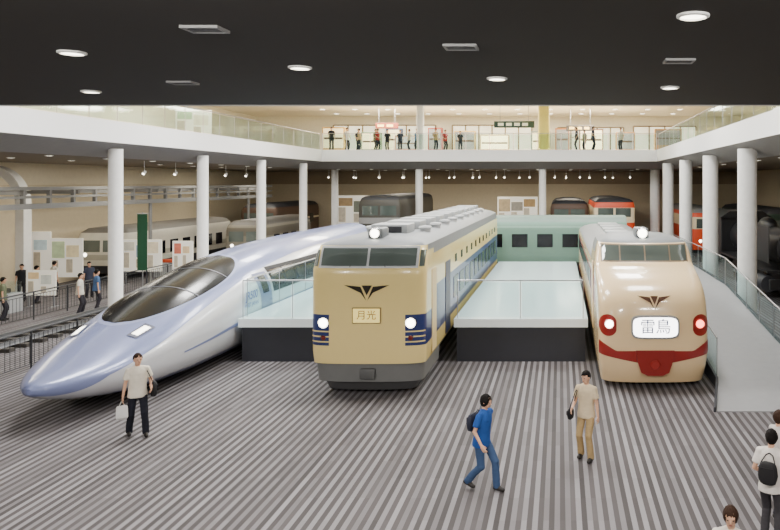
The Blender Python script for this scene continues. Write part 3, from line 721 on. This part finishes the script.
for i, (x, y, w, h, c, l) in enumerate(((-15.6, 58, 1.6, 1.9, (120, 150, 120), 'green display cabinet on the upper back gallery at left'), (-8.0, 59, 1.8, 2.1, (206, 178, 120), 'tan display cabinet on the upper back gallery'),
                                      (-5.4, 58, 2.4, 1.7, (180, 156, 116), 'wide pale display cabinet on the upper back gallery'), (5.4, 58, 1.6, 1.9, (176, 136, 92), 'brown display cabinet on the upper gallery at right'),
                                      (2.6, 58.5, 2.0, 2.2, (110, 76, 54), 'dark brown display cabinet in front of the upper shop front'), (-12.4, 57.5, 2.2, 1.6, (140, 104, 76), 'low brown display cabinet left of the white upper column'),
                                      (-18.2, 56.5, 1.8, 2.2, (196, 160, 90), 'ochre display cabinet at the left end of the upper back gallery'), (8.0, 52, 2.0, 1.7, (190, 150, 100), 'light brown display cabinet on the right upper gallery corner'),
                                      (-1.6, 58.5, 1.6, 2.0, (96, 110, 104), 'slate display cabinet behind the yellow column'), (-10.4, 58.5, 1.2, 2.3, (150, 64, 50), 'narrow red display cabinet behind the white upper column'),
                                      (-14.0, 59.2, 1.4, 2.3, (80, 96, 130), 'blue display cabinet on the upper back gallery at left'), (.2, 59, 1.2, 2.3, (170, 110, 60), 'narrow orange brown display cabinet right of the yellow column'))):
    t = thing('display_cabinet', l, 'cabinet', (x, y, ZF))
    bm = B(); box(bm, -w/2, w/2, -.3, .3, 0, h, 0, .03); obj('carcass', bm, mat('cab_%d' % i, c, .5), t)
    bm = B(); box(bm, -w/2+.1, w/2-.1, -.33, -.3, .5, h-.12); obj('door', bm, grey if i % 2 else mat('cab_lit', (255, 236, 194), .5, emit=.7), t)
    bm = B(); box(bm, -w/2+.15, w/2-.15, -.345, -.33, h*.55, h*.62); obj('shelf_edge', bm, brown, t)
board('pale green picture board on the left upper gallery', -22.5, 43, 2.0, 1.7, .5, [(170, 196, 160), (226, 218, 196)], .3, ZF)

# ------------------------------------------------------------------ people
skin = mat('skin', (222, 174, 144), .55, var=.04); ink_eye = mat('eye', (26, 20, 18), .3); lip = mat('lip', (150, 84, 76), .5)
hairm = mat('hair_black', (22, 18, 17), .75, spec=.2); hairb = mat('hair_brown', (56, 38, 28), .75, spec=.2)
def finish(name, bm, m, parent, voxel, it=3, wrinkle=0.):
    bmesh.ops.recalc_face_normals(bm, faces=bm.faces)
    me = bpy.data.meshes.new('tmp'); bm.to_mesh(me); bm.free()
    o = bpy.data.objects.new('tmp', me); C.objects.link(o)
    r = o.modifiers.new('r', 'REMESH'); r.mode = 'VOXEL'; r.voxel_size = voxel
    s = o.modifiers.new('s', 'SMOOTH'); s.factor = .5; s.iterations = it
    dg = bpy.context.evaluated_depsgraph_get()
    m2 = bpy.data.meshes.new_from_object(o.evaluated_get(dg)); bpy.data.objects.remove(o); bpy.data.meshes.remove(me)
    m2.name = name; m2.materials.clear(); m2.materials.append(m)
    if wrinkle:
        nn = [v.normal.copy() for v in m2.vertices]
        for v, n in zip(m2.vertices, nn):
            p = v.co; q = V((p.x*9, p.y*9, p.z*6)); a = noise.noise(q)+.6*noise.noise(V((p.x*16+5, p.y*16, p.z*22)))
            v.co = p+n*wrinkle*(a+.25)
    for p in m2.polygons: p.use_smooth = True
    q = bpy.data.objects.new(name, m2); C.objects.link(q); q.parent = parent
    return q
def ik(a, c, l1, l2, pole):
    d = c-a; L = min(d.length, (l1+l2)*.998); d.normalize(); x = (l1*l1-l2*l2+L*L)/(2*L); h = math.sqrt(max(0, l1*l1-x*x))
    p = pole-d*pole.dot(d); p.normalize(); return a+d*x+p*h, a+d*L
def sect(c, up, rx, ry, n=20, yaw=0):
    r = V((math.cos(yaw), math.sin(yaw), 0)); f = up.cross(r).normalized()
    return [c+r*rx*math.cos(t)+f*ry*math.sin(t) for t in [2*PI*i/n for i in range(n)]]
def person(label, loc, yaw, H=1.7, lean=0., feet=((-.1, 0), (.1, 0)), hands=None, head=(0, 0), shirt=(230, 230, 225), trousers=(40, 44, 60), hair=hairm, longhair=False,
           sleeve=.68, shorts=False, fine=True, dz=0., heel=(0, 0), group=None, shoe=(40, 36, 34), twist=0.):
    k = H/1.7; t = thing('person', label, 'person', loc, yaw, group)
    up = V((0, -math.sin(lean), math.cos(lean))); vx = .0075 if fine else .018; vc = .0115 if fine else .02
    pel = V((0, 0, .91-dz)); at = lambda h: pel+up*h
    hipL, hipR = pel+V((.088, 0, -.02)), pel+V((-.088, 0, -.02)); tx = V((math.cos(twist), math.sin(twist), 0))
    shL, shR = at(.462)+tx*.168, at(.462)-tx*.168
    S = lambda p: p*k
    legs = []
    for hip, ft, hl in ((hipR, feet[0], heel[0]), (hipL, feet[1], heel[1])):
        kn, an = ik(hip, V((ft[0], ft[1], .085+hl)), .425, .42, V((0, -1, .0))); legs.append((hip, kn, an, hl))
    hands = hands or ((-.24, -.02, .82), (.24, -.02, .82))
    arms = []
    for sh_, hd, sx in ((shR, hands[0], -1), (shL, hands[1], 1)):
        el, wr = ik(sh_, V(hd), .27, .25, V((sx*.25, 1, -.1))); arms.append((sh_, el, wr, sx))
    Rm = Matrix.Rotation(head[0], 3, 'Z')@Matrix.Rotation(head[1]+lean*.4, 3, 'X'); hc = at(.555)+V((0, -.02, .13)); hp = lambda x, y, z: hc+Rm@V((x, y, z))
    # body: one continuous remeshed surface
    bm = B()
    rings(bm, [[S(p) for p in sect(at(h), up, rx, ry, yaw=twist*max(0, h)/.5)] for h, rx, ry in ((-.1, .10, .08), (-.04, .145, .1), (.06, .14, .095), (.15, .125, .085), (.3, .15, .1), (.42, .155, .098), (.5, .11, .07), (.54, .06, .055))])
    capsule(bm, S(at(.5)), S(hp(0, .015, -.07)), .056*k, .05*k)
    ellipsoid(bm, S(hp(0, 0, .01)), (.074*k, .093*k, .108*k), Rm); ellipsoid(bm, S(hp(0, -.028, -.06)), (.056*k, .058*k, .055*k), Rm)
    capsule(bm, S(hp(0, -.088, .01)), S(hp(0, -.1, -.02)), .008*k, .013*k, 8)
    for sx in (-1, 1): ellipsoid(bm, S(hp(sx*.076, .008, -.01)), (.012*k, .02*k, .032*k), Rm, 8, 6); capsule(bm, S(hp(sx*.018, -.084, .028)), S(hp(sx*.045, -.074, .026)), .01*k, .008*k, 8)
    for hip, kn, an, hl in legs:
        capsule(bm, S(hip), S(kn), .078*k, .052*k); capsule(bm, S(kn), S(an), .05*k, .036*k); capsule(bm, S(kn+(an-kn)*.15+V((0, .012, 0))), S(kn+(an-kn)*.5), .052*k, .04*k)
        capsule(bm, S(an+V((0, .02, -.03))), S(an+V((0, -.12, -.045-hl*.7))), .036*k, .028*k)
    for sh_, el, wr, sx in arms:
        capsule(bm, S(at(.44)), S(sh_), .05*k, .046*k); capsule(bm, S(sh_), S(el), .045*k, .036*k); capsule(bm, S(el), S(wr), .038*k, .025*k)
        d = (wr-el).normalized(); l = V((0, -1, 0)); l = (l-d*l.dot(d)).normalized() if abs(d.y) < .9 else V((0, 0, 1)); n = d.cross(l)*-sx   # n: palm side
        if n.x*sx > 0: n = -n
        Mh = Matrix((l, n, d)).transposed()
        ellipsoid(bm, S(wr+d*.045), (.04*k, .016*k, .055*k), Mh, 12, 8)
        for i, ln in enumerate((.066, .076, .07, .054)):
            b0 = wr+d*.082+l*(.031-.0205*i); d1 = (d+n*.35).normalized(); b1 = b0+d1*ln*.55; d2 = (d+n*1.1).normalized()
            capsule(bm, S(b0-d*.02), S(b1), .0092*k, .0085*k, 8); capsule(bm, S(b1), S(b1+d2*ln*.5), .0085*k, .0075*k, 8)
        b0 = wr+d*.025+l*.03; b1 = b0+(l*.6+d*.8+n*.3).normalized()*.04; capsule(bm, S(b0), S(b1), .012*k, .0105*k, 8); capsule(bm, S(b1), S(b1+(d+n*.4).normalized()*.03), .0105*k, .009*k, 8)
    body = finish('body', bm, skin, t, vx*k, 2)
    # shirt: sloping shoulders, loose hem and sleeve openings
    bm = B()
    rings(bm, [[S(p) for p in sect(at(h), up, rx, ry, n=28, yaw=twist*max(0, h)/.5)] for h, rx, ry in ((-.1, .188, .148), (-.04, .184, .146), (.06, .172, .134), (.16, .162, .122), (.3, .172, .124), (.40, .172, .118), (.455, .158, .106), (.505, .115, .088), (.54, .072, .068))])
    for sh_, el, wr, sx in arms:
        capsule(bm, S(at(.515)+tx*sx*.04), S(sh_+V((0, 0, -.004))), .046*k, .058*k); capsule(bm, S(at(.40)+tx*sx*.09), S(sh_), .075*k, .058*k)
        if sleeve <= 1: e1 = sh_+(el-sh_)*sleeve; tube(bm, S(sh_), S(e1), .057*k, .066*k, 16)
        else: capsule(bm, S(sh_), S(el), .06*k, .052*k); capsule(bm, S(el), S(el+(wr-el)*.92), .05*k, .038*k)
    finish('shirt', bm, mat('cloth_%d_%d_%d' % shirt, shirt, .9, var=.1, scale=14, spec=.2), t, vc*k, 3, .007*k)
    # trousers
    bm = B()
    rings(bm, [[S(p) for p in sect(at(h), up, rx, ry)] for h, rx, ry in ((-.13, .12, .1), (-.07, .164, .122), (.0, .16, .12), (.07, .15, .112))])
    for hip, kn, an, hl in legs:
        capsule(bm, S(hip), S(kn), .092*k, .07*k)
        if not shorts: capsule(bm, S(kn), S(kn+(an-kn)*.5), .069*k, .066*k); tube(bm, S(kn+(an-kn)*.4), S(an+V((0, 0, -.03))), .066*k, .064*k, 16)
    finish('trousers', bm, mat('cloth_%d_%d_%d' % trousers, trousers, .9, var=.14, scale=12, spec=.2), t, vc*k, 3, .007*k)
    for hip, kn, an, hl in legs:
        bm = B(); capsule(bm, S(an+V((0, .03, -.035))), S(an+V((0, -.13, -.048-hl*.7))), .046*k, .038*k); capsule(bm, S(an+V((0, -.05, -.03-hl*.3))), S(an+V((0, -.1, -.045-hl*.6))), .045*k, .042*k); capsule(bm, S(an), S(an+V((0, 0, -.03))), .046*k, .046*k)
        q = finish('shoe', bm, mat('shoe_%d' % shoe[0], shoe, .6), t, vc*k*.8)
        for v in q.data.vertices: v.co.z = max(v.co.z, .003)
    # hair: shaggy cap over the skull, open at the face
    bm = B(); seg, n = 40, 24
    lo = -.125 if longhair else -.06; G = []
    for a in range(n+1):
        th = PI*a/n; row = []
        for b in range(seg):
            ph = 2*PI*b/seg; ux, uy, uz = math.sin(th)*math.cos(ph), math.sin(th)*math.sin(ph), math.cos(th)
            s = 1+.09*noise.noise(V((ux*5+loc[0], uy*5, uz*2.2)))+(.07*noise.noise(V((ux*12, uy*12+loc[1], uz*3))))
            row.append((.086*ux*s*(1.06 if longhair and uz < .2 else 1), .014+.104*uy*s, .022+.107*uz*(1.25 if longhair and th > PI/2 else 1)*(s if uz > 0 else 1)))
        G.append(row)
    vs = [[bm.verts.new(S(hp(*p))) for p in row] for row in G]
    for a in range(n):
        for b in range(seg):
            ps = [G[a][b], G[a+1][b], G[a+1][(b+1) % seg], G[a][(b+1) % seg]]; c = [sum(q[i] for q in ps)/4 for i in range(3)]
            jag = .018*noise.noise(V((b*1.7, a*.3, loc[0])))
            if c[2] < lo+jag+(.0 if c[1] > .03 else .03): continue
            if c[1] < -.035 and c[2] < .055+jag and abs(c[0]) < (.055 if longhair else .2): continue
            if not longhair and c[1] < .0 and c[2] < .02+jag: continue
            try: bm.faces.new((vs[a][b], vs[a+1][b], vs[a+1][(b+1) % seg], vs[a][(b+1) % seg]))
            except ValueError: pass
    bmesh.ops.delete(bm, geom=[v for v in bm.verts if not v.link_faces], context='VERTS')
    obj('hair', bm, hair, t, 80)
    if fine:
        for sx in (-1, 1):
            bm = B(); ellipsoid(bm, S(hp(sx*.031, -.083, .008)), (.013*k, .008*k, .007*k), Rm, 10, 6); obj('eye', bm, ink_eye, t, 80)
        bm = B(); ellipsoid(bm, S(hp(0, -.086, -.055)), (.022*k, .008*k, .006*k), Rm, 10, 6); obj('mouth', bm, lip, t, 80)
    return t, S, arms, at
def Rz(loc, yaw, p):
    return V(loc)+Matrix.Rotation(yaw, 3, 'Z')@V(p)
def shoulder_bag(label, loc, rot, w, d, h, m, top=None):
    t = thing('shoulder_bag', label, 'bag', loc, rot)
    bm = B(); R = []
    for z, sc in ((0, .6), (.02, .86), (.07, 1.0), (h*.4, 1.05), (h*.75, .98), (h*.93, .8), (h, .5)):
        R.append([V((x*sc*(1+.05*noise.noise(V((x*20, y*20, z*20)))), y*sc*(1+.12*noise.noise(V((x*9+3, y*9, z*12)))), z)) for x, y in [(w/2*math.copysign(abs(math.cos(a))**.55, math.cos(a)), d/2*math.copysign(abs(math.sin(a))**.8, math.sin(a))) for a in [2*PI*i/20 for i in range(20)]]])
    rings(bm, R); obj('pouch', bm, m, t, 60)
    bm = B(); rings(bm, [[V((x, -d*.5-.012+abs(x)*.06, z)) for x in (-w*.38, -w*.2, 0, w*.2, w*.38)]+[V((x, -d*.5-.002+abs(x)*.06, z)) for x in (w*.38, w*.2, 0, -w*.2, -w*.38)] for z in (h*.42, h*.6, h*.8)]); obj('flap', bm, m, t, 40)
    if top is not None:
        a = V((-w*.4, 0, h*.9)); b = V((w*.4, 0, h*.9)); bm = B(); pts = [a, V(top)+V((-.05, 0, -.03)), V(top), V(top)+V((.05, 0, -.03)), b]
        for p, q in zip(pts, pts[1:]): tube(bm, p, q, .009, seg=8)
        obj('strap', bm, m, t, 60)
    return t
bagblk = mat('bag_black', (28, 27, 30), .8); bagnavy = mat('bag_navy', (36, 40, 58), .8)
# 1: man left, white shirt
L1 = (-9.05, 15.0, 0); y1 = math.radians(35)
person('man in a white short-sleeved shirt and dark trousers by the bullet train nose', L1, y1, 1.74, .03, ((-.15, .12), (.14, -.14)), ((-.27, -.06, .84), (.23, -.2, 1.0)), (.2, .05), (236, 228, 212), (36, 37, 46), hairb)
p = Rz(L1, y1, (.29, -.02, .80)); shoulder_bag('black shoulder bag at the hip of the man in the white shirt', p, y1+PI/2, .32, .13, .32, bagblk, (0, .12, .6))
p = Rz(L1, y1, (-.29, -.08, .42)); t = thing('carrier_bag', 'white carrier bag held by the man beside the bullet train', 'bag', p, y1)
bm = B(); rings(bm, [[V((x*a, y*b, z)) for x, y in [(-.11, -.05), (0, -.06), (.11, -.05), (.11, .05), (0, .055), (-.11, .05)]] for z, a, b in ((0, .8, .6), (.04, 1, 1), (.24, .95, .7), (.28, .8, .3))]); obj('bag_body', bm, mat('plastic_white', (226, 226, 224), .5), t, 30)
for sx in (-1, 1):
    bm = B(); tube(bm, (sx*.05, 0, .27), (sx*.01, 0, .37), .008, seg=6); obj('handle', bm, mat('plastic_white', (226, 226, 224), .5), t)
# 2: blue shirt walking right
L2 = (-1.38, 12.35, 0); y2 = math.radians(62)
person('walking person in a blue t-shirt and blue jeans with chin-length black hair', L2, y2, 1.7, .13, ((-.08, .26), (.08, -.26)), ((-.25, -.16, .88), (.26, .14, .9)), (.15, .22), (44, 86, 160), (64, 86, 122), hairm, True, heel=(.06, 0), dz=.03)
p = Rz(L2, y2, (.02, .20, 1.0)); shoulder_bag('dark navy shoulder bag on the back of the person in blue', p, y2+PI, .28, .13, .3, bagnavy, (0, .1, .38))
# 3: beige man
L3 = (.52, 13.75, 0); y3 = math.radians(-25)
person('man in a beige shirt and khaki trousers in front of the red banded train', L3, y3, 1.7, .02, ((-.12, .02), (.15, -.12)), ((-.2, -.25, 1.02), (.26, -.04, .85)), (-.3, .15), (216, 198, 166), (176, 150, 108), hairm)
p = Rz(L3, y3, (-.27, -.16, .78)); shoulder_bag('small dark waist bag on the man in the beige shirt', p, y3-PI/2, .2, .1, .2, bagblk, (0, .12, .58))
# 4-6 right foreground
L4 = (3.15, 10.45, 0); y4 = math.radians(150)
person('person in a white t-shirt and dark trousers at the right edge, seen from behind', L4, y4, 1.7, .03, ((-.12, .08), (.12, -.08)), ((-.26, -.08, .88), (.22, -.2, 1.0)), (.1, .1), (234, 228, 222), (66, 64, 68), hairm, True)
p = Rz(L4, y4, (.0, .2, .98)); shoulder_bag('black shoulder bag on the back of the person in white', p, y4+PI, .27, .14, .32, bagblk, (0, .1, .42))
L5 = (3.55, 11.4, 0)
person('person with dark brown hair and pale grey shirt just behind the one in white', L5, math.radians(110), 1.68, .03, ((-.1, .1), (.1, -.1)), None, (0, .1), (206, 200, 198), (52, 50, 58), hairb, True)
L6 = (1.98, 8.1, 0)
person('brown haired person in a white top at the bottom edge, only head and shoulders showing', L6, math.radians(-20), 1.66, .04, ((-.1, .1), (.1, -.1)), None, (.1, .2), (228, 220, 212), (60, 58, 70), hairb, True)
# background visitors
cols = [(60, 64, 80), (170, 56, 50), (220, 216, 204), (44, 44, 48), (80, 108, 150), (196, 168, 122), (112, 118, 94)]
up_people = [(-16.0, 3, 'leftmost visitor in a black shirt at the upper back railing'), (-15.4, 2, 'visitor in a white shirt near the left end of the upper back railing'), (-14.9, 0, 'visitor in a slate shirt near the left end of the upper back railing'), (-14.2, 5, 'visitor in a tan shirt near the left end of the upper back railing'), (-13.5, 6, 'visitor in an olive shirt just left of the one in red upstairs'),
             (-12.9, 1, 'visitor in a red shirt left of the white upper column'), (-12.35, 3, 'visitor in a black shirt left of the white upper column'), (-11.8, 0, 'visitor in a slate shirt left of the white upper column'), (-10.75, 2, 'visitor in a white shirt left of the white upper column'), (-10.4, 4, 'visitor in a blue shirt by the white upper column'), (-8.8, 5, 'visitor in a tan shirt right of the white upper column'), (-8.3, 1, 'visitor in a red shirt right of the white upper column'),
             (-7.3, 3, 'visitor in a black shirt left of the hanging green sign upstairs'), (1.2, 3, 'visitor in a black shirt by the upper shop front'), (1.8, 6, 'visitor in an olive shirt by the upper shop front'), (2.3, 0, 'visitor in a slate shirt by the upper shop front'), (4.4, 2, 'visitor in a white shirt at the right of the upper shop front')]
for i, (x, c, lab) in enumerate(up_people):
    person(lab, (x*(1.0 if i % 3 else 1.01), 49.5+(i*7 % 5)*.55 if c != 4 else 51.4, ZF), random.uniform(-1.4, 1.4), random.uniform(1.5, 1.7), .03, ((-.1, .03), (.1, -.03)), ((-.2, -.2, 1.0), (.24, -.1, .9)), (0, .2), cols[c], (50, 52, 62), fine=False)
for x, y, c, yw, lab in ((-24.6, 32.0, 3, .6, 'visitor in a black shirt before the information boards at far left'), (-23.5, 31.4, 5, 2.4, 'visitor in a tan shirt facing the information boards'),
                         (-19.75, 28.8, 2, 1.9, 'visitor in a white shirt by the track at left'), (-19.8, 29.9, 4, 2.4, 'visitor in a blue shirt by the track at left'), (-22.2, 33.0, 0, .9, 'visitor in a slate shirt left of the green banner'),
                         (-21.9, 27.5, 6, 2.2, 'visitor in an olive shirt beyond the farther fence'), (-24.0, 33.2, 2, 2.8, 'visitor in a white shirt close to the green and tan board')):
    person(lab, (x, y, 0), yw, 1.68, .02, ((-.1, .04), (.1, -.04)), None, (0, .1), cols[c], (54, 52, 58), fine=False)

# ------------------------------------------------------------------ lighting
w = bpy.data.worlds.new('world'); SC.world = w; w.use_nodes = True
w.node_tree.nodes['Background'].inputs[0].default_value = (.8, .84, .95, 1); w.node_tree.nodes['Background'].inputs[1].default_value = .06
for x in (-12, -5, 2.5):
    for y in (20, 29, 38): light('hall_light', 'AREA', (x, y, ZR-.1), (0, 0, 0), 900, 2.2, 2.8, (1, .98, .95))
for x in (-13, -5, 3): light('gallery_light', 'AREA', (x, 54, ZR-.1), (0, 0, 0), 2000, 4, 4, (1, .94, .8))
for y in (24, 34, 44):
    light('gallery_light', 'AREA', (-22, y, ZR-.1), (0, 0, 0), 900, 4, 4, (1, .94, .8)); light('gallery_light', 'AREA', (11.5, y, ZR-.1), (0, 0, 0), 560, 4, 4, (1, .94, .8))
for y in (26, 34, 42, 50): light('under_gallery', 'AREA', (-22, y, ZS-.08), (0, 0, 0), 270, 2.5, 3, (1, .92, .76))
for y in (30, 42): light('under_gallery', 'AREA', (11.5, y, ZS-.08), (0, 0, 0), 50, 2.5, 3, (1, .88, .7))
for x in (-13, -6, 1): light('under_gallery', 'AREA', (x, 55, ZS-.08), (0, 0, 0), 300, 2.5, 3, (1, .89, .7))
for x in (-11, -3, 4): light('front_wash', 'AREA', (x, 3, ZC-.15), (math.radians(62), 0, 0), 620, 2.0, .8, (1, .95, .88))  # unseen lamps added under the near ceiling to brighten the train fronts
